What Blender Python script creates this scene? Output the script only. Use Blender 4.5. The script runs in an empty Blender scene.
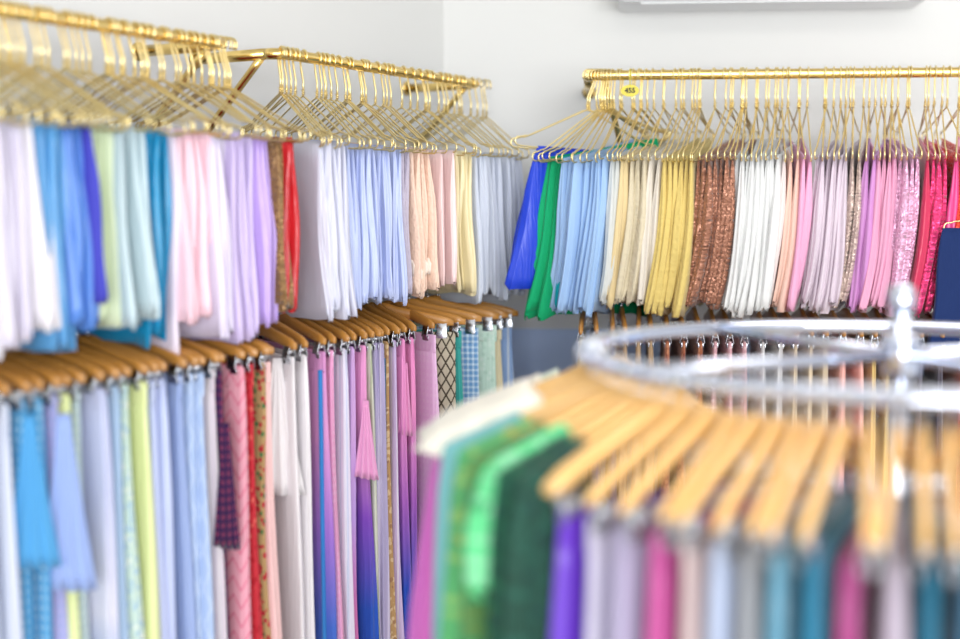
import bpy, bmesh, math, random
from math import sin, cos, pi, radians as R
from mathutils import Vector, Matrix

# ------------------------------------------------------------ camera, world, light, exposure
SC = bpy.context.scene
COL = SC.collection
F = 1300.0                      # focal length in pixels at 960 wide
EYE = Vector((0, 0, 1.6))
PITCH = math.atan(114.5 / F)
cam_d = bpy.data.cameras.new('camera')
cam = bpy.data.objects.new('camera', cam_d)
COL.objects.link(cam)
cam.location = EYE
cam.rotation_euler = (pi / 2 - PITCH, 0, 0)
cam_d.sensor_width = 36.0
cam_d.lens = F / 960 * 36.0
cam_d.dof.use_dof = True
cam_d.dof.focus_distance = 3.0
cam_d.dof.aperture_fstop = 1.05
SC.camera = cam

W = bpy.data.worlds.new('world')
SC.world = W
W.use_nodes = True
bg = W.node_tree.nodes['Background']
bg.inputs[0].default_value = (0.95, 0.97, 1.0, 1)
bg.inputs[1].default_value = 0.95

def area(name, loc, rot, sx, sy, power, col=(1, .97, .93)):
    l = bpy.data.lights.new(name, 'AREA')
    l.shape = 'RECTANGLE'; l.size = sx; l.size_y = sy; l.energy = power; l.color = col
    o = bpy.data.objects.new(name, l); COL.objects.link(o)
    o.location = loc; o.rotation_euler = rot
    return o
area('ceiling_panel_light', (0.9, 1.9, 2.7), (0, 0, 0), 1.6, .6, 12)
area('ceiling_panel_light', (1.2, 0.5, 2.7), (0, 0, 0), 1.6, .6, 12)
area('shopfront_daylight', (1.2, -6.5, 1.8), (R(88), 0, R(4)), 5.5, 2.8, 520, (.97, .985, 1))

SC.view_settings.view_transform = 'Standard'
SC.view_settings.look = 'None'
SC.view_settings.gamma = 1
SC.view_settings.use_curve_mapping = False
SC.view_settings.exposure = 0.23
try:
    SC.cycles.use_denoising = True
    SC.cycles.max_bounces = 8
    SC.cycles.caustics_reflective = False
    SC.cycles.caustics_refractive = False
except Exception:
    pass

# ------------------------------------------------------------ layout geometry
FWD = Vector((0, cos(PITCH), -sin(PITCH)))
UP = Vector((0, sin(PITCH), cos(PITCH)))
def ray(px, py):
    return FWD + Vector((1, 0, 0)) * ((px - 480) / F) + UP * ((319.5 - py) / F)
def hit_z(px, py, z):
    d = ray(px, py)
    return EYE + d * ((z - EYE.z) / d.z)
def proj_x(p):
    q = p - EYE
    return 480 + F * q.x / q.dot(FWD)

ZU = 1.6 + .325                 # upper rails
ZL = 1.6 - .142                 # lower rails on the slanted wall
ZB = 1.6 - .165                 # lower rail on the back wall
LA = hit_z(7, 10.5, ZU)
LB = hit_z(477, 84, ZU)
U = (LB - LA).normalized()                       # along the slanted wall, into the room corner
N = Vector((U.y, -U.x, 0))                       # from the slanted wall into the room
BA = hit_z(588, 75.5, ZU)
BC = hit_z(958, 72.2, ZU)
B = (BC - BA).normalized()                       # along the back wall
M = Vector((B.y, -B.x, 0))                       # from the back wall into the room

def s_at_px(orig, d, off, px):
    """distance along orig + d*s at which the point (+off) shows in column px"""
    lo, hi = -3.0, 3.0
    for _ in range(50):
        m = (lo + hi) / 2
        p = orig + d * m + off
        if (p - EYE).dot(FWD) < .3 or proj_x(p) < px: lo = m
        else: hi = m
    return lo

# ------------------------------------------------------------ object helpers
def link(name, me, mat=None, parent=None):
    o = bpy.data.objects.new(name, me)
    COL.objects.link(o)
    if mat is not None:
        if len(me.materials) == 0: me.materials.append(None)
        o.material_slots[0].link = 'OBJECT'
        o.material_slots[0].material = mat
    if parent is not None: o.parent = parent
    return o
def tag(o, label, cat, group=None):
    o['label'] = label; o['category'] = cat
    if group: o['group'] = group
    return o
def empty(name, loc, label=None, cat=None, group=None, rz=0):
    o = bpy.data.objects.new(name, None); COL.objects.link(o)
    o.location = loc; o.rotation_euler = (0, 0, rz)
    o.empty_display_size = .05
    if label: tag(o, label, cat, group)
    return o
def to_mesh(bm, name='mesh', smooth=True):
    bmesh.ops.recalc_face_normals(bm, faces=bm.faces)
    me = bpy.data.meshes.new(name)
    bm.to_mesh(me); bm.free()
    if smooth:
        me.polygons.foreach_set('use_smooth', [True] * len(me.polygons))
    return me
def tube(bm, pts, r, n=8, closed=False, caps=True):
    pts = [Vector(p) for p in pts]
    k = len(pts); rings = []
    nrm = None
    for i, p in enumerate(pts):
        a = pts[i - 1] if (i > 0 or closed) else p
        b = pts[(i + 1) % k] if (i < k - 1 or closed) else p
        t = (b - a).normalized()
        if nrm is None:
            nrm = t.orthogonal().normalized()
        nrm = (nrm - t * nrm.dot(t)).normalized()
        bi = t.cross(nrm)
        rr = r[i] if isinstance(r, (list, tuple)) else r
        rings.append([bm.verts.new(p + (nrm * cos(2 * pi * j / n) + bi * sin(2 * pi * j / n)) * rr) for j in range(n)])
    for i in range(k if closed else k - 1):
        A, Bv = rings[i], rings[(i + 1) % k]
        sh = 0
        if closed and i == k - 1:
            sh = min(range(n), key=lambda s: sum((A[j].co - Bv[(j + s) % n].co).length for j in range(n)))
        for j in range(n):
            bm.faces.new((A[j], A[(j + 1) % n], Bv[(j + 1 + sh) % n], Bv[(j + sh) % n]))
    if caps and not closed:
        bm.faces.new(rings[0][::-1]); bm.faces.new(rings[-1])
def box(bm, c, s, rot=None, bevel=0):
    r = bmesh.ops.create_cube(bm, size=1)
    vs = r['verts']
    m = Matrix.Translation(Vector(c)) @ (rot.to_4x4() if rot else Matrix.Identity(4)) @ Matrix.Diagonal((*s, 1))
    bmesh.ops.transform(bm, matrix=m, verts=vs)
    if bevel:
        es = list({e for v in vs for e in v.link_edges})
        bmesh.ops.bevel(bm, geom=es, offset=bevel, segments=2, affect='EDGES', profile=.6)
def lathe(bm, prof, n=24, c=(0, 0, 0)):
    rings = []
    for r_, z in prof:
        rings.append([bm.verts.new((c[0] + r_ * cos(2 * pi * j / n), c[1] + r_ * sin(2 * pi * j / n), c[2] + z)) for j in range(n)])
    for a, b in zip(rings, rings[1:]):
        for j in range(n):
            bm.faces.new((a[j], a[(j + 1) % n], b[(j + 1) % n], b[j]))
    bm.faces.new(rings[0][::-1]); bm.faces.new(rings[-1])

# ------------------------------------------------------------ materials
def lin(h):
    h = h.lstrip('#')
    out = []
    for i in (0, 2, 4):
        c = int(h[i:i + 2], 16) / 255
        out.append(c / 12.92 if c <= .04045 else ((c + .055) / 1.055) ** 2.4)
    return (*out, 1)
LIN = lin
class NT:
    def __init__(s, name):
        s.m = bpy.data.materials.new(name); s.m.use_nodes = True
        s.t = s.m.node_tree; s.n = s.t.nodes; s.l = s.t.links
        s.b = s.n['Principled BSDF']; s.out = s.n['Material Output']
    def add(s, typ, **kw):
        nd = s.n.new(typ)
        for k, v in kw.items():
            if hasattr(nd, k) and not k.startswith('i_'): setattr(nd, k, v)
        return nd
    def math(s, op, a, b=None):
        nd = s.n.new('ShaderNodeMath'); nd.operation = op
        for i, v in enumerate((a, b)):
            if v is None: continue
            if isinstance(v, (int, float)): nd.inputs[i].default_value = v
            else: s.l.new(v, nd.inputs[i])
        return nd.outputs[0]
    def mix(s, fac, a, b):
        nd = s.n.new('ShaderNodeMix'); nd.data_type = 'RGBA'
        for k, v in ((0, fac), (6, a), (7, b)):
            if isinstance(v, (int, float, tuple)): nd.inputs[k].default_value = v
            else: s.l.new(v, nd.inputs[k])
        return nd.outputs[2]
def simple(name, hexc, rough=.5, metal=0, spec=.5):
    k = NT(name)
    k.b.inputs['Base Color'].default_value = lin(hexc)
    k.b.inputs['Roughness'].default_value = rough
    k.b.inputs['Metallic'].default_value = metal
    k.b.inputs['Specular IOR Level'].default_value = spec
    return k
def bump(k, h, strength, dist):
    bp = k.n.new('ShaderNodeBump'); bp.inputs['Strength'].default_value = strength; bp.inputs['Distance'].default_value = dist
    k.l.new(h, bp.inputs['Height']); k.l.new(bp.outputs[0], k.b.inputs['Normal'])

def wall_mat(name, hexc):
    k = simple(name, hexc, .85, 0, .2)
    nz = k.n.new('ShaderNodeTexNoise'); nz.inputs['Scale'].default_value = 90; nz.inputs['Detail'].default_value = 4
    bump(k, nz.outputs[0], .08, .002)
    return k.m
M_WALL = wall_mat('white_wall_paint', '#e0e0dd')
M_DADO = wall_mat('slate_blue_paint', '#bcd0f2')
M_CEIL = wall_mat('ceiling_paint', '#f3f3f1')
k = simple('pale_floor_tile', '#cfc8c0', .35)
br = k.n.new('ShaderNodeTexBrick'); br.offset = 0; br.inputs['Scale'].default_value = 1
br.inputs['Color1'].default_value = lin('#d6d0c8'); br.inputs['Color2'].default_value = lin('#cfc8c0'); br.inputs['Mortar'].default_value = lin('#a8a29a')
br.inputs['Brick Width'].default_value = .6; br.inputs['Row Height'].default_value = .6; br.inputs['Mortar Size'].default_value = .004
tc = k.n.new('ShaderNodeTexCoord'); k.l.new(tc.outputs['Object'], br.inputs['Vector']); k.l.new(br.outputs[0], k.b.inputs['Base Color'])
M_FLOOR = k.m
k = simple('polished_gold', '#f0d184', .16, 1)
nz = k.n.new('ShaderNodeTexNoise'); nz.inputs['Scale'].default_value = 25
mr = k.n.new('ShaderNodeMapRange'); mr.inputs[3].default_value = .10; mr.inputs[4].default_value = .26
k.l.new(nz.outputs[0], mr.inputs[0]); k.l.new(mr.outputs[0], k.b.inputs['Roughness'])
M_RAIL = k.m
M_WIRE = simple('champagne_gold_wire', '#f3e0a4', .3, 1).m
k = simple('chrome', '#cdd3e2', .09, 1)
M_CHROME = k.m
M_CLIP = simple('nickel_clip', '#c9ccd2', .2, 1).m
def wood(name, c1, c2):
    k = simple(name, c1, .38)
    tc = k.n.new('ShaderNodeTexCoord'); mp = k.n.new('ShaderNodeMapping'); mp.inputs['Scale'].default_value = (9, 90, 90)
    oi = k.n.new('ShaderNodeObjectInfo')
    k.l.new(tc.outputs['Object'], mp.inputs[0])
    sh = k.n.new('ShaderNodeVectorMath'); sh.operation = 'ADD'
    cb = k.n.new('ShaderNodeCombineXYZ'); k.l.new(k.math('MULTIPLY', oi.outputs['Random'], 40), cb.inputs[0])
    k.l.new(mp.outputs[0], sh.inputs[0]); k.l.new(cb.outputs[0], sh.inputs[1])
    nz = k.n.new('ShaderNodeTexNoise'); nz.inputs['Scale'].default_value = 1.2; nz.inputs['Detail'].default_value = 5
    k.l.new(sh.outputs[0], nz.inputs['Vector'])
    col = k.mix(nz.outputs[0], lin(c1), lin(c2))
    k.l.new(col, k.b.inputs['Base Color'])
    k.b.inputs['Coat Weight'].default_value = .4; k.b.inputs['Coat Roughness'].default_value = .2
    return k.m
M_WOOD = wood('honey_wood', '#c48c44', '#a5702c')
M_WOOD_LIT = wood('lit_honey_wood', '#f6cd8c', '#eab462')  # same honey wood, the round rack's brighter lighting put into its colour
M_TAG = simple('yellow_gold_tag', '#d6c63c', .5, 0).m
M_INK = simple('dark_ink', '#1c180c', .6).m
M_ACW = simple('appliance_plastic', '#f0f1f1', .4).m
M_ACD = simple('appliance_vent_grey', '#8f9496', .5).m
M_BASE = simple('white_trim_paint', '#e6e6e4', .5).m

def fabric(name, c, kind='plain', c2=None, c3=None, z0=-.17, z1=-1.1):
    """woven cloth: plain, satin, sheer, sequin, lace + dyed or printed patterns"""
    def lin(h):
        v = LIN(h)
        g = .13 if min(v[:3]) > .22 else 0
        return (*[q + (1 - q) * g for q in v[:3]], 1)
    k = NT(name)
    b = k.b
    base = lin(c)
    b.inputs['Base Color'].default_value = base
    b.inputs['Roughness'].default_value = .75
    b.inputs['Specular IOR Level'].default_value = .25
    b.inputs['Sheen Weight'].default_value = .25
    b.inputs['Sheen Roughness'].default_value = .4
    kinds = kind.split('+')
    tc = k.n.new('ShaderNodeTexCoord')
    sep = k.n.new('ShaderNodeSeparateXYZ'); k.l.new(tc.outputs['Object'], sep.inputs[0])
    x, y, z = sep.outputs
    a = k.math('ADD', x, y)
    cb = k.n.new('ShaderNodeCombineXYZ'); k.l.new(a, cb.inputs[0]); k.l.new(z, cb.inputs[1])
    vec = cb.outputs[0]
    colour = None
    def vor(scale, feature='F1', rnd=1.0):
        v = k.n.new('ShaderNodeTexVoronoi'); v.inputs['Scale'].default_value = scale; v.feature = feature
        v.inputs['Randomness'].default_value = rnd
        k.l.new(vec, v.inputs['Vector']); return v
    def lt(sock, thr): return k.math('LESS_THAN', sock, thr)
    if 'ombre' in kinds:
        mr = k.n.new('ShaderNodeMapRange'); mr.inputs[1].default_value = z0; mr.inputs[2].default_value = z1
        k.l.new(z, mr.inputs[0])
        rp = k.n.new('ShaderNodeValToRGB'); k.l.new(mr.outputs[0], rp.inputs[0])
        stops = [c, c2] + ([c3] if c3 else [])
        el = rp.color_ramp.elements
        el[0].color = lin(stops[0]); el[1].color = lin(stops[-1]); el[0].position = .18; el[1].position = .62
        if c3:
            e = el.new(.40); e.color = lin(c2)
        colour = rp.outputs[0]
    c2l = lin(c2) if c2 else base
    src = colour if colour is not None else base
    if 'dots' in kinds:
        v = vor(62, rnd=.0); colour = k.mix(lt(v.outputs['Distance'], .28), src, lin(c3) if (c3 and 'ombre' not in kinds) else (c2l if 'ombre' not in kinds else lin('#f4f0ff')))
    if 'lattice' in kinds:
        lsc = 46 if 'fine' in kinds else 26
        u1 = k.math('ABSOLUTE', k.math('SUBTRACT', k.math('FRACT', k.math('MULTIPLY', k.math('ADD', a, k.math('MULTIPLY', z, .55)), lsc)), .5))
        u2 = k.math('ABSOLUTE', k.math('SUBTRACT', k.math('FRACT', k.math('MULTIPLY', k.math('SUBTRACT', a, k.math('MULTIPLY', z, .55)), lsc)), .5))
        colour = k.mix(lt(k.math('MINIMUM', u1, u2), .10), src, c2l)
    if 'chevron' in kinds:
        tri = k.math('ABSOLUTE', k.math('SUBTRACT', k.math('FRACT', k.math('MULTIPLY', a, 24)), .5))
        w = k.math('FRACT', k.math('ADD', k.math('MULTIPLY', z, 28), k.math('MULTIPLY', tri, 1.4)))
        colour = k.mix(lt(w, .16), src, c2l)
    if 'stripe' in kinds:
        w = k.math('FRACT', k.math('MULTIPLY', a, 46))
        colour = k.mix(lt(w, .25), src, c2l)
    if 'plaid' in kinds:
        w1 = lt(k.math('FRACT', k.math('MULTIPLY', a, 70)), .4); w2 = lt(k.math('FRACT', k.math('MULTIPLY', z, 70)), .4)
        colour = k.mix(k.math('MULTIPLY', k.math('ADD', w1, w2), .5), src, c2l)
    if 'floral' in kinds:
        v = vor(75)
        m1 = k.mix(lt(v.outputs['Distance'], .42), src, c2l)
        v2 = vor(48); colour = k.mix(lt(v2.outputs['Distance'], .26), m1, lin(c3) if c3 else c2l)
    if 'damask' in kinds:
        u1 = k.math('SINE', k.math('MULTIPLY', a, 100)); u2 = k.math('SINE', k.math('MULTIPLY', z, 70))
        d = k.math('ABSOLUTE', k.math('ADD', u1, u2))
        v = vor(130)
        m = k.math('MULTIPLY', lt(d, .45), 1)
        m = k.math('MAXIMUM', m, lt(v.outputs['Distance'], .25))
        colour = k.mix(m, src, c2l)
    if colour is not None: k.l.new(colour, b.inputs['Base Color'])
    # thread relief
    if 'sequin' in kinds:
        v = vor(250, rnd=.8)
        b.inputs['Roughness'].default_value = .28; b.inputs['Metallic'].default_value = .35
        nm = k.n.new('ShaderNodeVectorMath'); nm.operation = 'SUBTRACT'; nm.inputs[1].default_value = (.5, .5, .5)
        k.l.new(v.outputs['Color'], nm.inputs[0])
        sc = k.n.new('ShaderNodeVectorMath'); sc.operation = 'SCALE'; sc.inputs['Scale'].default_value = 1.1; k.l.new(nm.outputs[0], sc.inputs[0])
        ge = k.n.new('ShaderNodeNewGeometry'); ad = k.n.new('ShaderNodeVectorMath'); ad.operation = 'ADD'
        k.l.new(ge.outputs['Normal'], ad.inputs[0]); k.l.new(sc.outputs[0], ad.inputs[1])
        no = k.n.new('ShaderNodeVectorMath'); no.operation = 'NORMALIZE'; k.l.new(ad.outputs[0], no.inputs[0])
        k.l.new(no.outputs[0], b.inputs['Normal'])
    elif 'lace' in kinds:
        v = vor(110); bump(k, v.outputs['Distance'], .6, .003)
    else:
        mp = k.n.new('ShaderNodeMapping'); mp.inputs['Scale'].default_value = (150, 9, 1); k.l.new(vec, mp.inputs[0])
        nz = k.n.new('ShaderNodeTexNoise'); nz.inputs['Scale'].default_value = 1; nz.inputs['Detail'].default_value = 3
        k.l.new(mp.outputs[0], nz.inputs['Vector'])
        bump(k, nz.outputs[0], .5, .004)
    if 'satin' in kinds:
        b.inputs['Roughness'].default_value = .33; b.inputs['Specular IOR Level'].default_value = .6
    if 'sequin' not in kinds:
        tr = k.n.new('ShaderNodeBsdfTranslucent')
        if colour is not None: k.l.new(colour, tr.inputs[0])
        else: tr.inputs[0].default_value = base
        mx = k.n.new('ShaderNodeMixShader'); mx.inputs[0].default_value = .26 if 'sheer' in kinds else .16
        k.l.new(b.outputs[0], mx.inputs[1]); k.l.new(tr.outputs[0], mx.inputs[2]); k.l.new(mx.outputs[0], k.out.inputs[0])
    return k.m

# ------------------------------------------------------------ room shell
def struct(name, bm, m):
    o = link(name, to_mesh(bm, name, False), m); o['kind'] = 'structure'; return o
def wall_slab(bm, p, q, back, z0, z1, th):
    """slab whose room face runs p->q, thickness th towards `back`"""
    p, q = Vector((p.x, p.y, 0)), Vector((q.x, q.y, 0))
    vs = []
    for z in (z0, z1):
        for v in (p, q, q + back * th, p + back * th):
            vs.append(bm.verts.new((v.x, v.y, z)))
    for f in ((0, 1, 2, 3), (4, 5, 6, 7), (0, 1, 5, 4), (1, 2, 6, 5), (2, 3, 7, 6), (3, 0, 4, 7)):
        bm.faces.new([vs[i] for i in f])
LW = .24                          # rail to wall distances
BW = .50
lw0 = LA - N * LW; bw0 = BA - M * BW
# corner of the two walls
den = U.x * B.y - U.y * B.x
dd = bw0 - lw0
tl = (dd.x * B.y - dd.y * B.x) / den
CORNER = lw0 + U * tl
HC = 2.75
bm = bmesh.new(); wall_slab(bm, CORNER - U * 5.5, CORNER + U * .12, -N, 0, HC, .12); struct('wall_left', bm, M_WALL)
bm = bmesh.new(); wall_slab(bm, CORNER, CORNER + B * 4.5, -M, 0, HC, .12); struct('wall_back', bm, M_WALL)
bm = bmesh.new(); box(bm, (0.6, 1.4, -.05), (7.5, 6.4, .1)); struct('floor', bm, M_FLOOR)
bm = bmesh.new(); box(bm, (0.6, 1.4, HC + .05), (7.5, 6.4, .1)); struct('ceiling', bm, M_CEIL)
bm = bmesh.new(); wall_slab(bm, CORNER + B * .02, CORNER + B * 4.5, M, .1, 1.235, .012); struct('trim_1', bm, M_DADO)
bm = bmesh.new(); wall_slab(bm, CORNER + B * .03, CORNER + B * 4.5, M, 0, .1, .016); struct('baseboard_back', bm, M_BASE)
bm = bmesh.new(); wall_slab(bm, CORNER - U * 5.5, CORNER - U * .03, N, 0, .1, .016); struct('baseboard_left', bm, M_BASE)

# ------------------------------------------------------------ clothes rails
def arc_pts(c, e1, e2, r, a0, a1, n):
    return [c + (e1 * cos(a0 + (a1 - a0) * i / n) + e2 * sin(a0 + (a1 - a0) * i / n)) * r for i in range(n + 1)]
def rail(orig, d, nrm, s0, s1, wall, label, strut=True, strut_off=(0, 0, 0)):
    """U-shaped bar: both ends turn back to the wall; each arm has a slanted strut and a flange"""
    root = empty('garment_rail', orig + d * ((s0 + s1) / 2) - nrm * wall, label, 'clothes rail', 'gold wall rails')
    inv = Matrix.Translation(-root.location)
    r = .0125; cr = .035
    A, Bp = orig + d * s0, orig + d * s1
    pts = arc_pts(A + d * cr - nrm * cr, -d, nrm, cr, 0, pi / 2, 6) + [A + d * (cr + (s1 - s0 - 2 * cr) * i / 12) for i in range(1, 12)] + arc_pts(Bp - d * cr - nrm * cr, nrm, d, cr, 0, pi / 2, 6)
    bm = bmesh.new(); tube(bm, [inv @ p for p in pts], r, 14); link('bar', to_mesh(bm), M_RAIL, root)
    for e, sg in ((A, 1), (Bp, -1)):
        bm = bmesh.new(); tube(bm, [inv @ (e - nrm * cr), inv @ (e - nrm * (wall - .001))], r, 14); link('bracket_arm', to_mesh(bm), M_RAIL, root)
        bm = bmesh.new()
        p = inv @ (e - nrm * (wall - .004)); tube(bm, [p, p - nrm * -.004 - nrm * .0075], .02, 18)
        link('wall_flange', to_mesh(bm), M_RAIL, root)
        if strut:
            off0, off1, bow = strut_off
            p0 = e + d * off0 * sg - nrm * .05 - Vector((0, 0, .008)); p3 = e + d * off1 * sg - nrm * (wall - .001) - Vector((0, 0, (wall - .05) * 1.0))
            mid = (p0 + p3) / 2 + nrm * bow
            P = [p0 * (1 - t) ** 2 + mid * 2 * t * (1 - t) + p3 * t * t for t in [i / 8 for i in range(9)]]
            bm = bmesh.new(); tube(bm, [inv @ q for q in P], .0085, 10); link('strut', to_mesh(bm), M_RAIL, root)
    return root
S_R1E = s_at_px(LA, U, Vector(), 224)
S_R2S = s_at_px(LA, U, Vector(), 279)
S_R2E = s_at_px(LA, U, Vector(), 480)
LOW = Vector((0, 0, ZL - ZU)); LOWB = Vector((0, 0, ZB - ZU))
rail(LA, U, N, -.75, S_R1E, LW, 'gold upper wall rail nearest the shop entrance, on the slanted wall')
rail(LA, U, N, S_R2S, S_R2E, LW, 'gold upper wall rail beside the room corner, on the slanted wall')
rail(LA + LOW, U, N, -.75, S_R1E, LW, 'gold lower rail of wooden hangers with blue skirts, on the slanted wall', strut=False)
rail(LA + LOW, U, N, S_R2S, S_R2E + .03, LW, 'gold lower rail of wooden hangers with pink skirts, beside the room corner', strut=False)
S_BE = s_at_px(BA, B, Vector(), 1120)
rail(BA, B, M, 0, S_BE, BW, 'gold upper rail along the back wall below the air conditioner', strut_off=(.042, .17, .03))
rail(BA + LOWB, B, M, -.03, S_BE, BW, 'gold lower rail along the back wall, behind the round rack', strut=False)

# ------------------------------------------------------------ hangers
def gold_frame_mesh():
    half = []
    half += [(0, -.086), (.012, -.089), (.06, -.112), (.12, -.141), (.160, -.160), (.167, -.1625), (.175, -.1625), (.184, -.1655)]
    half += [(.192 + .010 * cos(a), -.177 + .011 * sin(a)) for a in (1.2, .6, 0, -.6, -1.2)]
    half += [(.182, -.1885), (.166, -.189), (.14, -.1895), (.07, -.1895)]
    pts = [(x, 0, z) for x, z in half] + [(0, 0, -.1895)] + [(-x, 0, z) for x, z in reversed(half[1:])]
    bm = bmesh.new(); tube(bm, pts, .0020, 6, closed=True)
    return to_mesh(bm, 'gold_frame')
def hook_pts(r, neck, zend):
    p = [(r * cos(a), 0, r * sin(a)) for a in [R(x) for x in (-38, -15, 10, 35, 60, 90, 120, 150, 178)]]
    p += [(-r * .98, 0, -.012), (-r * .7, 0, -neck * .55), (-r * .15, 0, -neck), (0, 0, -neck - .006), (0, 0, zend)]
    return p
def gold_hook_mesh():
    bm = bmesh.new(); tube(bm, hook_pts(.0152, .048, -.087), .0023, 6)
    tube(bm, [(.0035 * cos(t * 1.9), .0035 * sin(t * 1.9), -.070 - .0016 * t) for t in range(10)], .0016, 5)
    return to_mesh(bm, 'gold_hook')
GF, GH = gold_frame_mesh(), gold_hook_mesh()
def wood_mesh(zc0=-.110, dr=.031, ex=1.2):
    bm = bmesh.new(); prof = []
    n = 16; L = .186
    rings = []
    for i in range(n + 1):
        u = -1 + 2 * i / n
        x = u * L
        drop = dr * abs(u) ** ex
        h = .0165 - .004 * abs(u) + (.005 if abs(u) < .2 else 0)
        t = .0062
        zc = zc0 - drop
        if i in (0, n): h *= .6; t *= .6
        rings.append([bm.verts.new((x, t * cos(a), zc + h * .9 * (abs(sin(a)) ** .6) * (1 if sin(a) > 0 else -1))) for a in [2 * pi * j / 12 for j in range(12)]])
    for a, b in zip(rings, rings[1:]):
        for j in range(12): bm.faces.new((a[j], a[(j + 1) % 12], b[(j + 1) % 12], b[j]))
    bm.faces.new(rings[0]); bm.faces.new(rings[-1])
    return to_mesh(bm, 'wood_bar')
def wood_hook_mesh():
    bm = bmesh.new(); tube(bm, hook_pts(.0155, .060, -.108), .0019, 7)
    tube(bm, [(0, 0, -.087), (0, 0, -.096)], .0042, 8)
    return to_mesh(bm, 'wood_hook')
CLX = .158
def clip_mesh():
    bm = bmesh.new()
    for s in (-1, 1):
        m = Matrix.Rotation(s * .20, 3, 'X')
        box(bm, (0, s * .0062, -.152), (.024, .0022, .034), m, .0007)
        box(bm, (0, s * .0052, -.1725), (.026, .003, .011), None, .0007)
    tube(bm, [(-.013, 0, -.153), (.013, 0, -.153)], .0042, 8)
    tube(bm, [(.009 * cos(a), 0, -.136 + .010 * sin(a)) for a in [2 * pi * j / 12 for j in range(12)]], .0015, 5, closed=True)
    return to_mesh(bm, 'clip')
WM, WH, CM = wood_mesh(), wood_hook_mesh(), clip_mesh()
SH = .019                          # the round rack's hangers have shorter hooks
WMS, CMS = wood_mesh(-.043, .076, 1.15), CM.copy()
CMS.transform(Matrix.Translation((0, 0, SH)))
bm = bmesh.new(); tube(bm, hook_pts(.0155, .017, -.036), .0021, 7); WHS = to_mesh(bm, 'short_hook')
def gold_hanger(p, rz, label, group):
    o = link('wire_hanger', GF, M_WIRE); o.location = p; o.rotation_euler = (0, 0, rz)
    tag(o, label, 'hanger', group)
    h = link('hook', GH, M_WIRE, o)
    return o
def wood_hanger(p, rz, label, group, wm=None, sh=False):
    o = link('wooden_hanger', WMS if sh else WM, wm or M_WOOD); o.location = p; o.rotation_euler = (0, 0, rz)
    tag(o, label, 'hanger', group)
    h = link('hook', WHS if sh else WH, M_CLIP, o); h['label'] = 'silver metal hook'
    for s in (1, -1):
        c = link('clip', CMS if sh else CM, M_CLIP, o); c.location = (s * CLX, 0, 0); c['label'] = 'silver metal pinch clip'
    return o

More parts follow.
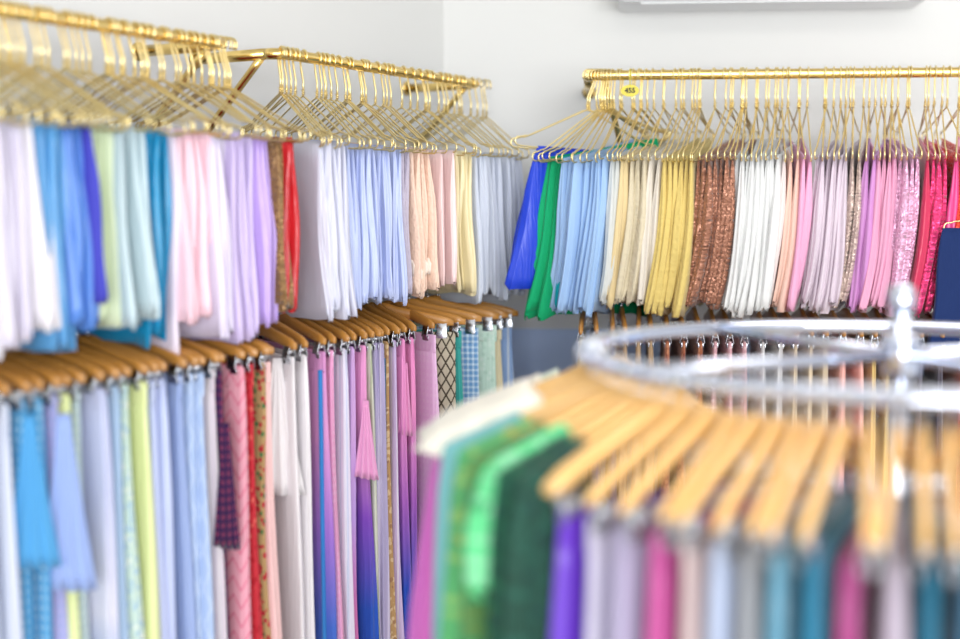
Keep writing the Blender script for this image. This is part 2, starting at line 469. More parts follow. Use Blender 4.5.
# ------------------------------------------------------------ cloth
def cloth(w, t, ztop, zbot, rng, xc=0, lobes=3, lobe_amp=.007, ff=.0, fb=.0, lean=0, t_top=.35, rip=.004, jag=.02, flat_top=False, rings=13, t_bot=1.0, wave=None, slope=0):
    """hanging cloth as one closed folded body: vertical folds on its faces and several soft folds down its two narrow ends"""
    nf, ns = 11, 9
    ph = [rng.uniform(0, 6.28) for _ in range(8)]
    lam = rng.uniform(.05, .11)
    if wave is not None:
        wr = random.Random(wave); lam = wr.uniform(.06, .11); ph[2] = wr.uniform(0, 6.28); ph[3] = wr.uniform(0, 6.28)
    out = []
    for i in range(nf): out.append(('f', -pi / 2 + pi * i / (nf - 1)))
    for i in range(1, ns): out.append(('s', 1 - 2 * i / ns, 1))
    for i in range(nf): out.append(('b', pi / 2 + pi * i / (nf - 1)))
    for i in range(1, ns): out.append(('s', -1 + 2 * i / ns, -1))
    zj = []
    for e in out:
        if e[0] == 'f': zj.append(jag * .6 * sin(lobes * e[1] + ph[0]))
        elif e[0] == 'b': zj.append(jag * .4 * sin(e[1] * 2 + ph[1]))
        else: zj.append(jag * .8 * sin(e[1] * 2.2 + ph[2]) + jag * .3 * sin(e[1] * 9 + ph[3]))
    bm = bmesh.new(); R_ = []
    for kx in range(rings):
        f = kx / (rings - 1)
        fz = f
        if flat_top: tt = t_top + (t_bot - t_top) * min(1, f * 1.25) ** .8
        else: tt = min(1, (.22 if kx == 0 else t_top + (1 - t_top) * min(1, f * 3)))
        if kx == rings - 1: tt *= .86
        T = t * tt * .5
        xf = w / 2 + ff * f ** 1.1 + .004 * sin(7 * f + ph[4])
        xb = w / 2 + fb * f + .004 * sin(6 * f + ph[5])
        ring = []
        for e, dz in zip(out, zj):
            if e[0] == 'f':
                th = e[1]
                amp = lobe_amp * (.35 + .65 * f)
                x = xf + T * .9 * cos(th) + amp * cos(th) * sin(lobes * th + ph[0] + .9 * sin(2.1 * f + ph[1]))
                y = T * sin(th) * (1 + .12 * sin(5 * f + ph[6]))
            elif e[0] == 'b':
                th = e[1]; x = -xb + T * .9 * cos(th); y = T * sin(th)
            else:
                x = (xf if e[1] > 0 else xb) * e[1]; y = T * e[2]
                y += e[2] * T * .22 * sin(2 * pi * x / (lam * .6) + ph[7])
            env = f ** .6
            y += rip * env * sin(2 * pi * x / lam + ph[2] + .8 * f) + lean * f * f + .003 * sin(4 * f + ph[3]) * env
            z = ztop + (zbot - ztop) * fz + (dz * f if dz else 0)
            z -= slope * x * (1 - f) ** .7
            ring.append(bm.verts.new((x + xc, y, z)))
        R_.append(ring)
    n = len(out)
    for a, b in zip(R_, R_[1:]):
        for j in range(n): bm.faces.new((a[j], a[(j + 1) % n], b[(j + 1) % n], b[j]))
    for ring, up in ((R_[0], .003), (R_[-1], -.006)):
        # close with a strip between the two long sides
        i0, i1 = 0, n - 1
        c = [v.co.copy() for v in ring]
        mid = (nf - 1) // 2
        left = list(range(mid, nf + ns - 1 + mid + 1))
        right = [(mid - q) % n for q in range(len(left))]
        for q in range(len(left) - 1):
            a, b = left[q] % n, left[q + 1] % n; d, e2 = right[q], right[q + 1]
            vs = []
            for ix in (a, b, e2, d):
                if ring[ix] not in vs: vs.append(ring[ix])
            if len(vs) > 2:
                try: bm.faces.new(vs)
                except ValueError: pass
    return to_mesh(bm, 'cloth')
def band_mesh(w, t, z0, z1, rng):
    bm = bmesh.new(); rings = []
    for z, g in ((z0, .85), (z0 - .003, 1), ((z0 + z1) / 2, 1.05), (z1 + .003, 1), (z1, .85)):
        ring = []
        for i in range(28):
            a = 2 * pi * i / 28
            cx, sy = cos(a), sin(a)
            x = (w / 2) * (abs(cx) ** .25) * (1 if cx > 0 else -1)
            ring.append(bm.verts.new((x + .002 * g * (1 if cx > 0 else -1), t / 2 * g * (abs(sy) ** .8) * (1 if sy > 0 else -1), z)))
        rings.append(ring)
    for a, b in zip(rings, rings[1:]):
        for j in range(28): bm.faces.new((a[j], a[(j + 1) % 28], b[(j + 1) % 28], b[j]))
    bm.faces.new(rings[0]); bm.faces.new(rings[-1])
    return to_mesh(bm, 'waistband')
def fan_mesh(c, e, ztop, zbot, w0, w1, rng, pleats=4):
    """pleated panel fanning out at the front edge of a skirt; c its top centre, e its width direction"""
    bm = bmesh.new(); grid = []
    nn = Vector((e.y, -e.x, 0))
    cols = pleats * 4
    for side in (0, 1):
        g = []
        for i in range(11):
            f = i / 10
            ww = w0 + (w1 - w0) * f ** 1.2
            row = []
            for j in range(cols + 1):
                q = -.5 + j / cols
                am = .0012 + .0055 * f
                p = c + e * (q * ww) + nn * (am * sin(2 * pi * pleats * (q + .5)) + .012 * f * cos(q * 3) + (.0012 if side else 0))
                row.append(bm.verts.new((p.x, p.y, ztop + (zbot - ztop) * f - .012 * f * (q + .5))))
            g.append(row)
        grid.append(g)
    for g in grid:
        for a, b in zip(g, g[1:]):
            for j in range(cols): bm.faces.new((a[j], a[j + 1], b[j + 1], b[j]))
    a, b = grid
    for j in range(cols):
        bm.faces.new((a[-1][j], a[-1][j + 1], b[-1][j + 1], b[-1][j])); bm.faces.new((a[0][j], a[0][j + 1], b[0][j + 1], b[0][j]))
    for i in range(10):
        for jj in (0, cols): bm.faces.new((a[i][jj], a[i + 1][jj], b[i + 1][jj], b[i][jj]))
    return to_mesh(bm, 'fan')

ORD = 'first second third fourth fifth sixth seventh eighth ninth tenth eleventh twelfth'.split()
NUM = 'one two three four five six seven eight nine ten eleven twelve'.split()
def which(i, n, one, many, tail=''):
    """label phrase; i counts from the room corner"""
    if n == 1: return one + tail
    t = '%s from the room corner of %s %s%s' % (ORD[i], NUM[n - 1], many, tail)
    return t if len(t.split()) <= 16 else '%s from the corner of %s %s' % (ORD[i], NUM[n - 1], many)
def short(i, n, one, many):
    if n == 1: return 'the ' + one
    return '%s of %s %s from the corner' % (ORD[i], NUM[n - 1], many)

def upper_run(orig, d, nrm, runs, railname, back=False, seed=1, jit=4, yaw0=0, tilt=3, dj=.008, th=.0145, yj=2.5):
    base = math.atan2(nrm.y, nrm.x)
    for ri, (one, many, c, kind, c2, p0, p1, n, bot, extra) in enumerate(runs):
        rng = random.Random(seed * 100 + ri)
        mat = fabric(one.replace(' ', '_'), c, kind, c2, z0=-.19, z1=-.55)
        prev = None
        runyaw = extra['ry'] if 'ry' in extra else yaw0 + rng.uniform(-jit, jit)
        for i in range(n):
            px = p0 + (i + 1) * (p1 - p0) / n
            yaw = base + R(runyaw + rng.uniform(-yj, yj))
            if 'yaw' in extra: yaw = base + R(extra['yaw'][i])
            ax = Vector((cos(yaw), sin(yaw), 0))
            w = extra.get('w', .33) + rng.uniform(-.025, .02)
            xc = extra.get('xc', 0) - .18 * sin(R(extra.get('tilt', tilt))) + rng.uniform(-.008, .008)
            if 'rail_px' in extra:
                s = s_at_px(orig, d, Vector(), extra['rail_px'][i])
            else:
                s = s_at_px(orig, d, ax * (w / 2 + xc + .014) + Vector((0, 0, -.3)), px)
            p = orig + d * s
            k = (i if back else n - 1 - i)
            tl_ = R(extra.get('tilt', tilt) + rng.uniform(-1.5, 1.5))
            hg = gold_hanger(p, yaw, 'gold wire hanger carrying ' + short(k, n, one, many), 'gold wire hangers on the ' + railname)
            hg.rotation_euler = (0, tl_, yaw)
            t = extra.get('t', th) * rng.uniform(.85, 1.15)
            zb = -.19 - bot + rng.uniform(-.012, .012)
            me = cloth(w, t, -.183 * cos(tl_), zb, rng, slope=math.tan(tl_), xc=xc, lobes=extra.get('lobes', rng.choice((2, 3, 3, 4))), lobe_amp=extra.get('la', .0045), ff=extra.get('ff', .012) + rng.uniform(-.01, .012),
                       fb=.01, lean=extra.get('lean', 0) + rng.uniform(-.006, .006), rip=.0035, jag=extra.get('jag', dj), wave=seed * 7 + ri)
            o = link('folded_cloth', me, mat); o.location = p; o.rotation_euler = (0, 0, yaw)
            tag(o, which(k, n, one, many, ' on the ' + railname), 'cloth', many + ' on the ' + railname)
            if 'trim' in extra:
                tm = fabric(one.replace(' ', '_') + '_trim', extra['trim'], 'lace') if i == 0 else tm
                bme = cloth(w + .006, t * 1.12, zb + .075, zb + .035, random.Random(5), xc=xc, lobes=2, lobe_amp=.002, ff=.004, flat_top=True, t_top=1, rip=.001, jag=.004, rings=4)
                q = link('lace_trim', bme, tm, o); q['label'] = 'pale lace border near the hem'

E = {}
R1 = [
 ('pearl grey-white satin cloth', 'pearl grey-white satin cloths', '#eeeaf4', 'satin', None, -70, -6, 6, .36, E),
 ('pale lavender-white satin cloth', 'pale lavender-white satin cloths', '#e6e0f2', 'satin', None, -6, 24, 4, .345, E),
 ('white satin cloth', 'white satin cloths', '#f4f0f6', 'satin', None, 24, 44, 3, .33, {'ff': .03}),
 ('cerulean blue cloth', 'cerulean blue cloths', '#5fa6de', 'satin', None, 44, 66, 4, .365, E),
 ('cornflower blue satin cloth', 'cornflower blue satin cloths', '#5c90e2', 'satin', None, 66, 92, 6, .33, E),
 ('deep violet-blue cloth', 'deep violet-blue cloths', '#4a4cc0', 'plain', None, 92, 97, 1, .29, E),
 ('pale lime green cloth', 'pale lime green cloths', '#dcebc2', 'plain', None, 97, 119, 4, .33, {'ff': .0}),
 ('pale aqua grey cloth', 'pale aqua grey cloths', '#bfd8e0', 'satin', None, 119, 148, 4, .335, {'ff': .02}),
 ('bright teal satin cloth', 'bright teal satin cloths', '#0b93c6', 'satin', None, 148, 174, 3, .375, {'ff': -.015}),
 ('pale pink-lilac cloth', 'pale pink-lilac cloths', '#eedff0', 'satin', None, 174, 181, 1, .42, {'ff': -.01}),
 ('baby pink satin cloth', 'baby pink satin cloths', '#fbcfdd', 'satin', None, 181, 214, 6, .35, E),
 ('pale lilac satin cloth', 'pale lilac satin cloths', '#e2d8f2', 'satin', None, 214, 232, 4, .37, E),
 ('soft lavender satin cloth', 'soft lavender satin cloths', '#d3bff0', 'satin', None, 232, 256, 4, .385, E),
 ('violet lavender satin cloth', 'violet lavender satin cloths', '#c09cec', 'satin', None, 256, 273, 4, .36, E),
 ('golden brown sequinned cloth', 'golden brown sequinned cloths', '#9a7750', 'sequin', None, 273, 287, 3, .34, E),
 ('scarlet red cloth', 'scarlet red cloths', '#d2202a', 'satin', None, 287, 299, 3, .35, {'ff': -.005}),
]
upper_run(LA, U, N, R1, 'upper slanted-wall rail', seed=1)
R2 = [
 ('silver lavender satin cloth', 'silver lavender satin cloths', '#dadcf0', 'satin', None, 318, 347, 7, .36, {'ff': .02, 'w': .37}),
 ('periwinkle satin cloth', 'periwinkle satin cloths', '#b6c5f2', 'satin', None, 347, 403, 11, .35, E),
 ('mauve grey lace cloth', 'mauve grey lace cloths', '#b9aec2', 'lace', None, 403, 411, 2, .34, E),
 ('peach cloth with lace border', 'peach cloths with lace borders', '#f8d5bd', 'lace', None, 411, 432, 4, .345, {'trim': '#fdf0e2'}),
 ('blush pink satin cloth', 'blush pink satin cloths', '#fcdad8', 'satin', None, 432, 456, 2, .33, {'ff': .015, 'w': .36}),
 ('pale yellow cloth', 'pale yellow cloths', '#f2e2ac', 'satin', None, 456, 474, 4, .355, E),
 ('silver grey sheer cloth', 'silver grey sheer cloths', '#dde4f2', 'sheer', None, 474, 524, 11, .37, {'la': .009}),
]
upper_run(LA, U, N, R2, 'corner rail', seed=2, yaw0=-20, tilt=4.5)
LN = -.028
RB = [
 ('royal blue cloth', 'royal blue cloths', '#1a44d8', 'satin', None, 0, 0, 2, .325, {'tilt': -3, 'yaw': (-66, -61), 'rail_px': (588.5, 591), 'w': .16, 'xc': .06, 'ff': .08}),
 ('emerald green sheer cloth', 'emerald green sheer cloths', '#14b677', 'sheer', None, 0, 0, 3, .41, {'yaw': (-60, -57, -53), 'rail_px': (593, 596, 599), 'w': .32, 'ff': .055, 't': .02}),
 ('turquoise sheer cloth', 'turquoise sheer cloths', '#16b3c0', 'sheer', None, 0, 0, 1, .38, {'yaw': (-48,), 'rail_px': (602,), 'w': .31, 'ff': .02}),
 ('powder blue sheer cloth', 'powder blue sheer cloths', '#a0caf6', 'sheer', None, 554, 602, 8, .395, {'lean': LN, 'la': .010, 'yaw': (-38, -34, -30, -27, -25, -22, -20, -18)}),
 ('pale ivory grey cloth', 'pale ivory grey cloths', '#dfe3e0', 'sheer', None, 604, 615, 2, .37, {'ry': -17, 'lean': LN}),
 ('honey gold cloth', 'honey gold cloths', '#e2c888', 'plain', None, 615, 624, 2, .38, {'ry': -16, 'lean': LN}),
 ('beige lace cloth', 'beige lace cloths', '#d8caa6', 'lace', None, 624, 642, 3, .375, {'ry': -16, 'lean': LN}),
 ('ivory sheer cloth', 'ivory sheer cloths', '#efe6d6', 'sheer', None, 642, 657, 2, .36, {'ry': -15, 'lean': LN}),
 ('golden yellow lace cloth', 'golden yellow lace cloths', '#e4cc7c', 'lace', None, 657, 690, 6, .39, {'ry': -15, 'lean': LN}),
 ('cocoa brown sequinned cloth', 'cocoa brown sequinned cloths', '#aa7862', 'sequin', None, 690, 731, 7, .375, {'ry': -18, 'lean': LN}),
 ('snow white sheer cloth', 'snow white sheer cloths', '#f2f3f2', 'sheer', None, 731, 776, 9, .39, {'ry': -12, 'lean': LN, 'la': .009}),
 ('ivory blush cloth', 'ivory blush cloths', '#faece8', 'sheer', None, 776, 784, 1, .38, {'lean': LN}),
 ('apricot peach sheer cloth', 'apricot peach sheer cloths', '#fdd2be', 'sheer', None, 784, 797, 2, .38, {'lean': LN}),
 ('candy pink sheer cloth', 'candy pink sheer cloths', '#f8aed6', 'sheer', None, 797, 810, 2, .38, {'lean': LN}),
 ('dusty mauve sheer cloth', 'dusty mauve sheer cloths', '#e8d8e5', 'sheer', None, 810, 845, 6, .38, {'lean': LN, 'la': .010}),
 ('taupe sequinned cloth', 'taupe sequinned cloths', '#c6ac9e', 'sequin', None, 845, 858, 2, .37, {'lean': LN}),
 ('orchid sheer cloth', 'orchid sheer cloths', '#d788d6', 'sheer', None, 858, 873, 2, .38, {'lean': LN}),
 ('rose pink sheer cloth', 'rose pink sheer cloths', '#f3a6cc', 'sheer', None, 873, 894, 4, .38, {'lean': LN}),
 ('silvery rose sequinned cloth', 'silvery rose sequinned cloths', '#e4a4cc', 'sequin', None, 894, 918, 4, .385, {'lean': LN}),
 ('crimson cloth', 'crimson cloths', '#d22a58', 'satin', None, 918, 927, 1, .38, {'lean': LN}),
 ('hot pink sequinned cloth', 'hot pink sequinned cloths', '#e8437e', 'sequin', None, 927, 944, 3, .385, {'lean': LN}),
 ('bubblegum pink cloth', 'bubblegum pink cloths', '#f2509a', 'satin', None, 944, 955, 1, .37, {'lean': LN}),
 ('coral red sequinned cloth', 'coral red sequinned cloths', '#e84a3a', 'sequin', None, 955, 978, 3, .37, {'lean': LN}),
]
upper_run(BA, B, M, RB, 'back-wall rail', back=True, seed=3, jit=9, yaw0=-8, tilt=10, dj=.014, th=.020, yj=4.5)

# ------------------------------------------------------------ long skirts on wooden clip hangers
def skirt(p, yaw, rng, mat, label, group, w=.33, t=.03, ln=.95, ff=.02, fan=None, fan_mat=None, band=True, lean=0, edge=None, lobes=None, la=.008, up=0):
    me = cloth(w, t, -.166 + up, -.166 - ln, rng, lobes=lobes or rng.choice((2, 3, 3, 4)), lobe_amp=la, ff=ff, fb=ff, lean=lean, t_top=.32, rip=.006, jag=.015, flat_top=True, rings=14, t_bot=1.0)
    o = link('hanging_skirt', me, mat); o.location = p; o.rotation_euler = (0, 0, yaw)
    tag(o, label, 'skirt', group)
    if band:
        b = link('waistband', band_mesh(w + .008, t * .32 + .004, -.163 + up, -.205 + up, rng), mat, o)
    if fan:
        fpx, z0, z1, w0, w1 = fan
        rot = Matrix.Rotation(-yaw, 3, 'Z')
        v = (EYE - p); v.z = 0; v.normalize()
        ew = Vector((-v.y, v.x, 0))
        cw = p + Vector((cos(yaw), sin(yaw), 0)) * (w / 2 + .012) + v * .012
        lo, hi = -.2, .2
        for _ in range(40):
            m_ = (lo + hi) / 2
            if proj_x(cw + ew * m_ + Vector((0, 0, (z0 + z1) / 2))) < fpx: lo = m_
            else: hi = m_
        cl = rot @ (cw + ew * lo - p)
        q = link('pleated_panel', fan_mesh(cl, rot @ ew, z0, z1, w0, w1, rng), fan_mat or mat, o); q['label'] = 'pleated fan panel at the front edge'
    if edge:
        bm = bmesh.new(); tube(bm, [(w / 2 + ff * (i / 10) ** 1.1 + .004, -t * .3, -.2 - (ln - .04) * i / 10) for i in range(11)], .005, 6)
        q = link('edge_trim', to_mesh(bm), edge, o); q['label'] = 'contrasting trim along the front edge'
    return o
def lower_run(orig, d, nrm, runs, railname, back=False, seed=1, jit=3, wood_m=None, band=True, yaw0=0):
    base = math.atan2(nrm.y, nrm.x)
    for ri, (one, many, c, kind, c2, c3, p0, p1, n, ex) in enumerate(runs):
        rng = random.Random(seed * 100 + ri)
        mat = fabric(one.replace(' ', '_'), c, kind, c2, c3)
        em = fabric(one.replace(' ', '_') + '_trim', ex['edge']) if 'edge' in ex else None
        fm = fabric(one.replace(' ', '_') + '_fan', ex['fanc'], ex.get('fank', 'plain'), ex.get('fanc2')) if 'fanc' in ex else None
        for i in range(n):
            px = p0 + (i + 1) * (p1 - p0) / n
            yaw = base + R(rng.uniform(-jit, jit) + ex.get('yaw', yaw0))
            ax = Vector((cos(yaw), sin(yaw), 0))
            w = ex.get('w', .34) + rng.uniform(-.015, .015)
            s = s_at_px(orig, d, ax * (w / 2 + .012) + Vector((0, 0, -.35)), px)
            p = orig + d * s + Vector((0, 0, ex.get('dz', 0)))
            kk = i if back else n - 1 - i
            wood_hanger(p, yaw, 'wooden clip hanger carrying ' + short(kk, n, one, many), 'wooden clip hangers on the ' + railname, wood_m)
            skirt(p, yaw, rng, mat, which(kk, n, one, many, ' on the ' + railname), many + ' on the ' + railname, w=w, t=ex.get('t', .026) * rng.uniform(.9, 1.15), ln=ex.get('ln', .95),
                  ff=ex.get('ff', .018) + rng.uniform(-.008, .008), fan=ex.get('fan') if i == n - 1 else None, fan_mat=fm, band=band, edge=em)
L1 = [
 ('glacier blue skirt', 'glacier blue skirts', '#cfdcf2', 'plain', None, None, -60, -10, 2, E),
 ('pale blue-white skirt', 'pale blue-white skirts', '#d6def2', 'satin', None, None, -10, 14, 1, E),
 ('cerulean dotted skirt with pleated fan', 'cerulean dotted skirts with pleated fans', '#4ea2d8', 'dots', '#a8dcf2', None, 14, 46, 2, {'fan': (31, -.185, -.42, .018, .085), 'fanc': '#5cace2', 'ff': .0}),
 ('periwinkle embroidered skirt with pleated fan', 'periwinkle embroidered skirts with pleated fans', '#9aa4e0', 'dots', '#b9a8e6', None, 46, 62, 1, {'fan': (66, -.19, -.47, .02, .09), 'fanc': '#8fadea', 'ff': -.01}),
 ('lime yellow skirt by the periwinkle fan', 'lime yellow skirts by the periwinkle fan', '#e6f0a2', 'plain', None, None, 62, 74, 1, E),
 ('mint grey skirt', 'mint grey skirts', '#b8d2da', 'dots', '#dcebe8', None, 74, 84, 1, E),
 ('periwinkle skirt fading to blue', 'periwinkle skirts fading to blue', '#c6cef2', 'ombre', '#e3e4f8', '#5f9cdc', 84, 108, 1, {'w': .36, 't': .034}),
 ('dusty blue skirt', 'dusty blue skirts', '#9cbcdc', 'plain', None, None, 108, 122, 1, E),
 ('pale mint patterned skirt', 'pale mint patterned skirts', '#c8e2d4', 'floral', '#9fc6d8', '#eaf2e4', 122, 132, 1, E),
 ('plain lime yellow skirt', 'plain lime yellow skirts', '#e8f2a0', 'satin', None, None, 132, 151, 1, {'t': .034}),
 ('light periwinkle skirt', 'light periwinkle skirts', '#b9c6f0', 'satin', None, None, 151, 168, 2, E),
 ('slate cornflower skirt', 'slate cornflower skirts', '#8ea9e0', 'plain', None, None, 168, 186, 1, E),
 ('light blue latticed skirt', 'light blue latticed skirts', '#a9c4ec', 'lattice', '#bcd2f2', None, 186, 208, 2, E),
 ('pale beige lilac skirt', 'pale beige lilac skirts', '#dccfda', 'stripe', '#eee6e6', None, 208, 218, 1, E),
 ('plum patterned skirt with pleated fan', 'plum patterned skirts with pleated fans', '#3d2050', 'dots', '#8a3a5c', None, 218, 224, 1, {'fan': (226, -.26, -.49, .015, .05), 'ff': .0}),
 ('rose pink chevron skirt', 'rose pink chevron skirts', '#f29cb2', 'chevron', '#e87c98', None, 224, 246, 1, {'w': .36, 't': .036}),
 ('poppy red skirt', 'poppy red skirts', '#cc3440', 'floral', '#b82230', '#e0685e', 246, 257, 1, E),
 ('red green floral skirt', 'red green floral skirts', '#b89a6a', 'floral', '#b8303a', '#4e7a4a', 257, 267, 1, E),
 ('pale coral skirt', 'pale coral skirts', '#f6c6c4', 'plain', None, None, 267, 274, 1, E),
]
lower_run(LA + LOW, U, N, L1, 'lower slanted-wall rail', seed=11, yaw0=-4)
P2B = dict(c='#d060c4')
L2 = [
 ('white skirt with broad pleated fan', 'white skirts with broad pleated fans', '#f3eef2', 'satin', None, None, 286, 307, 2, {'fan': (278, -.167, -.44, .018, .11), 'fanc': '#f6f2f4'}),
 ('magenta skirt fading to blue', 'magenta skirts fading to blue', '#dc86cc', 'ombre', '#a878d6', '#4a72d2', 307, 327, 1, {'edge': '#3a86d0', 'w': .36, 't': .034}),
 ('orchid pink skirt', 'orchid pink skirts', '#f09cd0', 'dots', '#f3acd8', None, 327, 335, 1, E),
 ('pale lavender-white skirt', 'pale lavender-white skirts', '#e9e4f6', 'stripe', '#cfd6f0', None, 335, 347, 1, {'t': .03}),
 ('lilac patterned skirt', 'lilac patterned skirts', '#d09ee2', 'ombre', '#b58ae0', '#d87ab8', 347, 355, 1, E),
 ('pink skirt with fan fading to blue', 'pink skirts with fan fading to blue', '#f294d4', 'ombre', '#8a52c4', '#2f5cc4', 355, 367, 1, {'fan': (366, -.28, -.445, .012, .055), 'fanc': '#f8a8de', 't': .03}),
 ('pale mint striped skirt', 'pale mint striped skirts', '#d8dcc8', 'stripe', '#a8b890', None, 367, 373, 1, E),
 ('greyed lavender skirt', 'greyed lavender skirts', '#a99ccc', 'stripe', '#cfc4e4', None, 373, 384, 2, E),
 ('tan gold skirt', 'tan gold skirts', '#c09a6c', 'floral', '#d8b886', '#a88060', 384, 389, 1, {'edge': '#2f6f98'}),
 ('pale lilac striped skirt', 'pale lilac striped skirts', '#cdb4e6', 'stripe', '#e6dcf2', None, 389, 397, 1, E),
 ('hot pink skirt fading to blue', 'hot pink skirts fading to blue', '#f48ace', 'ombre', '#b46cc8', '#2f58c6', 397, 414, 2, {'fan': (405, -.22, -.38, .012, .036), 'fanc': '#f89cd8'}),
 ('orchid plain skirt', 'orchid plain skirts', '#f4c2ee', 'dots', '#f6caf0', None, 414, 437, 1, {'w': .37, 't': .03, 'ff': .03, 'dz': 0}),
 ('black and cream damask skirt', 'black and cream damask skirts', '#b9ae92', 'lattice+fine', '#4a4236', None, 437, 457, 1, {'yaw': 22, 'w': .37}),
 ('teal green skirt', 'teal green skirts', '#3ea6a0', 'plain', None, None, 456, 464, 1, {'yaw': 12}),
 ('blue plaid skirt', 'blue plaid skirts', '#6a9cd0', 'plaid', '#c2dcf0', None, 464, 481, 1, {'yaw': 16, 't': .03}),
 ('pale mint skirt', 'pale mint skirts', '#c2e4d4', 'floral', '#cfeadd', '#b2d8c6', 481, 499, 1, {'yaw': 20}),
 ('cream skirt', 'cream skirts', '#efe2b8', 'plain', None, None, 499, 504, 1, {'yaw': 18}),
 ('sky blue corner skirt', 'sky blue corner skirts', '#86b0ea', 'stripe', '#d2e2f6', None, 504, 514, 1, {'yaw': 18}),
]
lower_run(LA + LOW, U, N, L2, 'lower corner rail', seed=12, yaw0=-24)
LBK = [
 ('cream satin skirt at the rail end', 'cream satin skirts at the rail end', '#f4ebcf', 'satin', None, None, 566, 580, 1, E),
 ('navy skirt', 'navy skirts', '#34508e', 'plain', None, None, 580, 612, 2, E),
 ('tan skirt', 'tan skirts', '#c0a280', 'plain', None, None, 612, 650, 3, E),
 ('russet skirt', 'russet skirts', '#b06a4e', 'floral', '#c88a68', '#8e4a38', 650, 700, 3, E),
 ('dusty rose skirt', 'dusty rose skirts', '#d89aa6', 'dots', '#ecc4c8', None, 700, 744, 3, E),
 ('pearl grey skirt', 'pearl grey skirts', '#d6d4d4', 'plain', None, None, 744, 780, 2, E),
 ('sand beige skirt', 'sand beige skirts', '#d8c29c', 'plain', None, None, 780, 825, 3, E),
 ('salmon pink skirt', 'salmon pink skirts', '#f0a89a', 'plain', None, None, 825, 860, 2, E),
 ('straw gold skirt', 'straw gold skirts', '#dcbf7e', 'plain', None, None, 860, 900, 3, E),
 ('charcoal skirt', 'charcoal skirts', '#5a5560', 'plain', None, None, 900, 940, 2, E),
 ('brick red skirt', 'brick red skirts', '#a85248', 'plain', None, None, 940, 985, 2, E),
]
lower_run(BA + LOWB, B, M, LBK, 'lower back-wall rail', back=True, seed=13)

# ------------------------------------------------------------ navy cloth on a gold hanger hooked on another hanger
rng = random.Random(77)
by = math.atan2(M.y, M.x)
s = s_at_px(BA, B, M * .13 + Vector((0, 0, -.2)), 1030)
hp = BA + B * s
gold_hanger(hp, by, 'gold wire hanger bearing a second gold hanger with navy cloth', 'gold wire hangers on the back-wall rail')
np_ = hp + M * .13 + Vector((0, 0, -.201))
yw = math.atan2(-B.y, -B.x) + R(8)
gold_hanger(np_, yw, 'gold wire hanger hooked below another hanger, carrying the navy cloth', 'gold wire hangers on the back-wall rail')
me = cloth(.40, .02, -.178, -.50, rng, lobes=2, lobe_amp=.003, ff=.03, fb=.03, rip=.002, jag=.006)
o = link('folded_cloth', me, fabric('navy_cloth', '#142d62', 'plain')); o.location = np_; o.rotation_euler = (0, 0, yw)
tag(o, 'dark navy blue cloth in front of the coral and crimson cloths', 'cloth')

# ------------------------------------------------------------ size tag on the back rail
tp = BA + B * (s_at_px(BA, B, Vector(), 630)) + M * .016
root = empty('size_tag', tp, 'yellow oval tag hanging from the gold back-wall rail', 'tag', rz=math.atan2(B.y, B.x))
bm = bmesh.new()
bmesh.ops.create_cone(bm, cap_ends=True, segments=28, radius1=.019, radius2=.019, depth=.002, matrix=Matrix.Translation((0, 0, -.040)) @ Matrix.Rotation(pi / 2, 4, 'X') @ Matrix.Diagonal((1.2, .78, 1, 1)))
link('tag_disc', to_mesh(bm, 'disc', False), M_TAG, root)
bm = bmesh.new(); tube(bm, [(0, .016 + .0152 * cos(a), .0152 * sin(a)) for a in [R(x) for x in range(180, -60, -20)]][::-1] + [(0, .0008, -.012), (0, 0, -.027)], .0018, 6)
link('tag_loop', to_mesh(bm), M_TAG, root)
fc = bpy.data.curves.new('tag_text', 'FONT'); fc.body = '455'; fc.size = .0175; fc.extrude = .0004; fc.offset = .0006; fc.align_x = 'CENTER'; fc.align_y = 'CENTER'
tmp = bpy.data.objects.new('lettering_curve', fc); COL.objects.link(tmp); bpy.context.view_layer.update()
fm_ = bpy.data.meshes.new_from_object(tmp.evaluated_get(bpy.context.evaluated_depsgraph_get())); bpy.data.objects.remove(tmp)
fo = link('lettering', fm_, M_INK, root)
fo.location = (0, -.0014, -.040); fo.rotation_euler = (pi / 2, 0, 0)

# ------------------------------------------------------------ air conditioner
def hit_plane(px, py, p0, nrm):
    d = ray(px, py); t = (p0 - EYE).dot(nrm) / d.dot(nrm); return EYE + d * t
wp = CORNER
acf = wp
q0 = hit_plane(618, 14, acf, M); q1 = hit_plane(916, 7, acf, M)
aw = (q1 - q0).dot(B); zc = (q0.z + q1.z) / 2
ac0 = q0 - M * ((q0 - wp).dot(M))
root = empty('air_conditioner', Vector((ac0.x, ac0.y, zc)) + B * aw / 2, 'pale grey wall air conditioner above the gold back-wall rail', 'air conditioner', rz=math.atan2(B.y, B.x))
prof = [(0.002, 0), (.002, .285), (.15, .285), (.19, .26), (.205, .2), (.205, .06), (.198, .012), (.185, .002), (.05, 0)]
bm = bmesh.new(); rs = []
for x in (-aw / 2, -aw / 2 + .012, aw / 2 - .012, aw / 2):
    g = .012 if abs(x) > aw / 2 - .001 else 0
    rs.append([bm.verts.new((x, -(.1 + (d_ - .1) * (1 - g * 4)), .14 + (z_ - .14) * (1 - g * 4))) for d_, z_ in prof])
for a, b in zip(rs, rs[1:]):
    for j in range(len(prof)): bm.faces.new((a[j], a[(j + 1) % len(prof)], b[(j + 1) % len(prof)], b[j]))
bm.faces.new(rs[0]); bm.faces.new(rs[-1])
link('housing', to_mesh(bm, 'ac', False), M_ACW, root)
bm = bmesh.new(); box(bm, (0, -.150, .0015), (aw * .86, .05, .006), Matrix.Rotation(.05, 3, 'X'), .001)
link('air_flap', to_mesh(bm, 'flap', False), M_ACW, root)

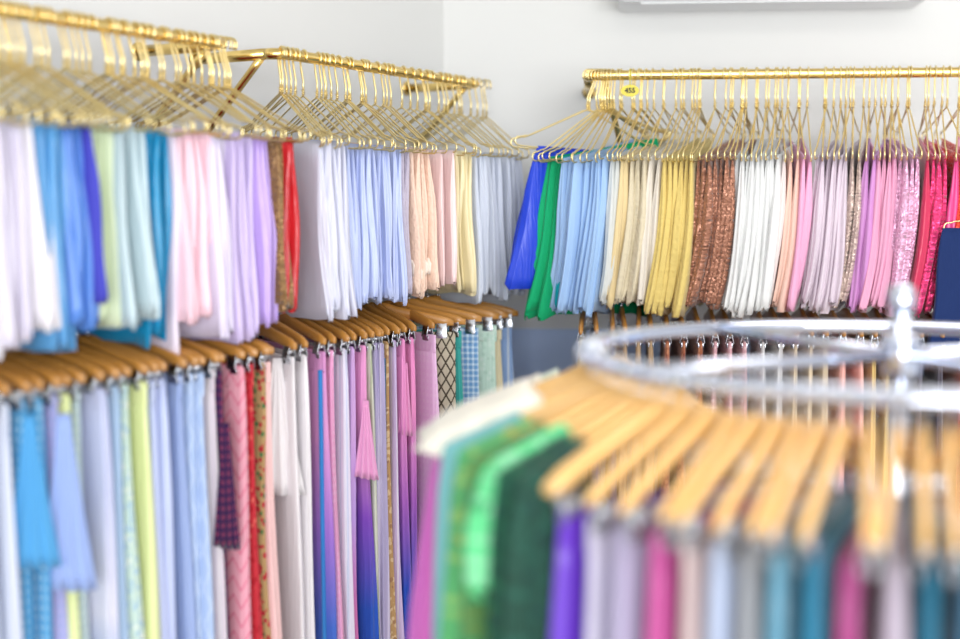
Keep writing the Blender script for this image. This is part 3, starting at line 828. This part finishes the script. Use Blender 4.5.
# ------------------------------------------------------------ round chrome rack
RC = Vector((.605, 1.86, 0)); RZ = 1.6 - .215; RR = .45
root = empty('round_clothes_rack', RC, 'blurred round chrome clothes rack with a centre pole, nearest the camera', 'clothes rack')
bm = bmesh.new(); tube(bm, [(RR * cos(2 * pi * i / 64), RR * sin(2 * pi * i / 64), RZ) for i in range(64)], .0125, 12, closed=True)
link('hanging_ring', to_mesh(bm), M_CHROME, root)
for i in range(4):
    a = R(25 + 90 * i)
    bm = bmesh.new(); tube(bm, [(.02 * cos(a), .02 * sin(a), RZ), ((RR - .004) * cos(a), (RR - .004) * sin(a), RZ)], .0095, 10)
    link('spoke', to_mesh(bm), M_CHROME, root)
bm = bmesh.new(); lathe(bm, [(.0148, .03), (.0148, RZ + .070)], 24); link('centre_pole', to_mesh(bm), M_CHROME, root)
bm = bmesh.new(); lathe(bm, [(.019, RZ + .068), (.02, RZ + .074), (.02, RZ + .09), (.016, RZ + .099), (.008, RZ + .103)], 24); link('pole_cap', to_mesh(bm), M_CHROME, root)
bm = bmesh.new(); lathe(bm, [(.026, RZ - .03), (.027, RZ - .02), (.027, RZ + .02), (.026, RZ + .03)], 24); link('collar', to_mesh(bm), M_CHROME, root)
for i in range(4):
    a = R(45 + 90 * i)
    bm = bmesh.new(); tube(bm, [(.01 * cos(a), .01 * sin(a), .05), (.2 * cos(a), .2 * sin(a), .045), (.38 * cos(a), .38 * sin(a), .03)], .012, 10)
    f_ = link('foot', to_mesh(bm), M_CHROME, root)
    bm = bmesh.new(); lathe(bm, [(.018, 0), (.02, .008), (.02, .02), (.012, .03)], 16, (.37 * cos(a), .37 * sin(a), 0)); link('caster', to_mesh(bm), M_INK, f_)
M_CREAM = fabric('cream_cloth', '#f3efdf', 'satin')
RS = [  # angle, label, colour, kind, c2, c3, thickness, slung over the outer end of the hanger
 (148, 'pale mint skirt slung over its hanger', '#e4f0dc', 'satin', None, None, .05, 1),
 (155, 'cream white skirt slung over its hanger', '#f8f2e0', 'satin', None, None, .05, 1),
 (162, 'blush white skirt slung over its hanger', '#f8ecee', 'satin', None, None, .05, 1),
 (167.5, 'ivory skirt slung over its hanger', '#f6f0dc', 'satin', None, None, .05, 1),
 (172.5, 'pale pink skirt slung over its hanger', '#f2bfe6', 'satin', None, None, .045, 3),
 (178.5, 'bright orchid magenta skirt', '#e070d0', 'satin', None, None, .065, 3),
 (185.5, 'deep orchid pink skirt', '#d260bc', 'satin', None, None, .06, 3),
 (191, 'pale teal skirt', '#7fc0c4', 'plain', None, None, .04, 2),
 (196.5, 'leaf green skirt with gold print', '#5cb070', 'floral', '#8cc070', '#a8a858', .05, 2),
 (201.5, 'olive green skirt', '#4f9058', 'floral', '#6f8a46', '#3f8a60', .05, 2),
 (206, 'bright emerald cloth slung short over its hanger', '#6adc94', 'floral', '#86e6aa', '#4ab474', .05, 4),
 (208.6, 'dark forest green skirt', '#1e5040', 'floral', '#2a6a4c', '#1a3a3c', .05, 2),
 (212, 'bottle green skirt', '#23483c', 'floral', '#2a5a4c', '#1a3438', .045, 2),
 (215, 'vivid violet skirt', '#6a34c8', 'satin', None, None, .05, 0),
 (219.5, 'pale lavender grey skirt', '#cfc8e2', 'satin', None, None, .052, 0),
 (224, 'mauve grey skirt', '#a49abe', 'plain', None, None, .05, 0),
 (228, 'raspberry pink skirt', '#cc5aa2', 'satin', None, None, .046, 0),
 (231.5, 'beige pink skirt', '#d0b6b4', 'plain', None, None, .044, 0),
 (235, 'ice blue skirt', '#b8c8e8', 'satin', None, None, .05, 0),
 (238.2, 'grey olive skirt', '#8c8f96', 'plain', None, None, .044, 0),
 (241.2, 'steel teal skirt', '#68a0b8', 'satin', None, None, .05, 0),
 (244.3, 'dark teal skirt', '#2f7c9c', 'plain', None, None, .05, 0),
 (248.2, 'magenta plum skirt', '#b64a8e', 'satin', None, None, .05, 0),
 (251.9, 'dusty mauve skirt', '#a99bae', 'plain', None, None, .056, 0),
 (255.2, 'peacock blue skirt', '#1f6884', 'plain', None, None, .05, 0),
 (258.5, 'slate blue skirt', '#4c7a98', 'plain', None, None, .05, 0),
 (262, 'smoky lilac skirt', '#a898b8', 'plain', None, None, .05, 0),
]
for i, (a, nm, c, kind, c2, c3, t, slung) in enumerate(RS):
    rng = random.Random(900 + i)
    a = R(a + rng.uniform(-.3, .3))
    p = RC + Vector((cos(a), sin(a), 0)) * RR + Vector((0, 0, RZ))
    short_nm = nm.split(' with ')[0].split(' slung ')[0]
    wood_hanger(p, a + R(rng.uniform(-7, 7)), 'wooden clip hanger on the round chrome rack carrying the ' + short_nm, 'wooden clip hangers on the round rack', M_WOOD_LIT, True)
    mt = fabric('rack_' + short_nm.replace(' ', '_'), c, kind, c2, c3)
    lb = nm + ' on the round chrome rack'
    if slung:
        zt = {1: -.078, 2: -.084, 3: -.096, 4: -.079}[slung]
        me = cloth(.09, t, zt, -.26 if slung == 4 else -.90, rng, xc=.16, slope=.42, lobes=3, lobe_amp=.012, ff=.06 if slung == 3 else .012, fb=.0, t_top=.5, rip=.006, jag=.02, rings=14)
        o = link('hanging_skirt', me, mt); o.location = p; o.rotation_euler = (0, 0, a); tag(o, lb, 'skirt', 'skirts on the round rack')
    else:
        skirt(p, a, rng, mt, lb, 'skirts on the round rack', w=.33, t=t, ln=.85, ff=.02, la=.012, up=SH)
    if slung == 3:
        nm2 = 'short cream cloth laid over the hanger of the ' + short_nm
        me = cloth(.11, t * 1.25, -.070, -.13, rng, xc=.155, slope=.42, lobes=2, lobe_amp=.006, ff=.0, t_top=.6, rip=.003, jag=.012, rings=6)
        o = link('folded_cloth', me, M_CREAM); o.location = p; o.rotation_euler = (0, 0, a); tag(o, nm2, 'cloth', 'cream cloths on the round rack')
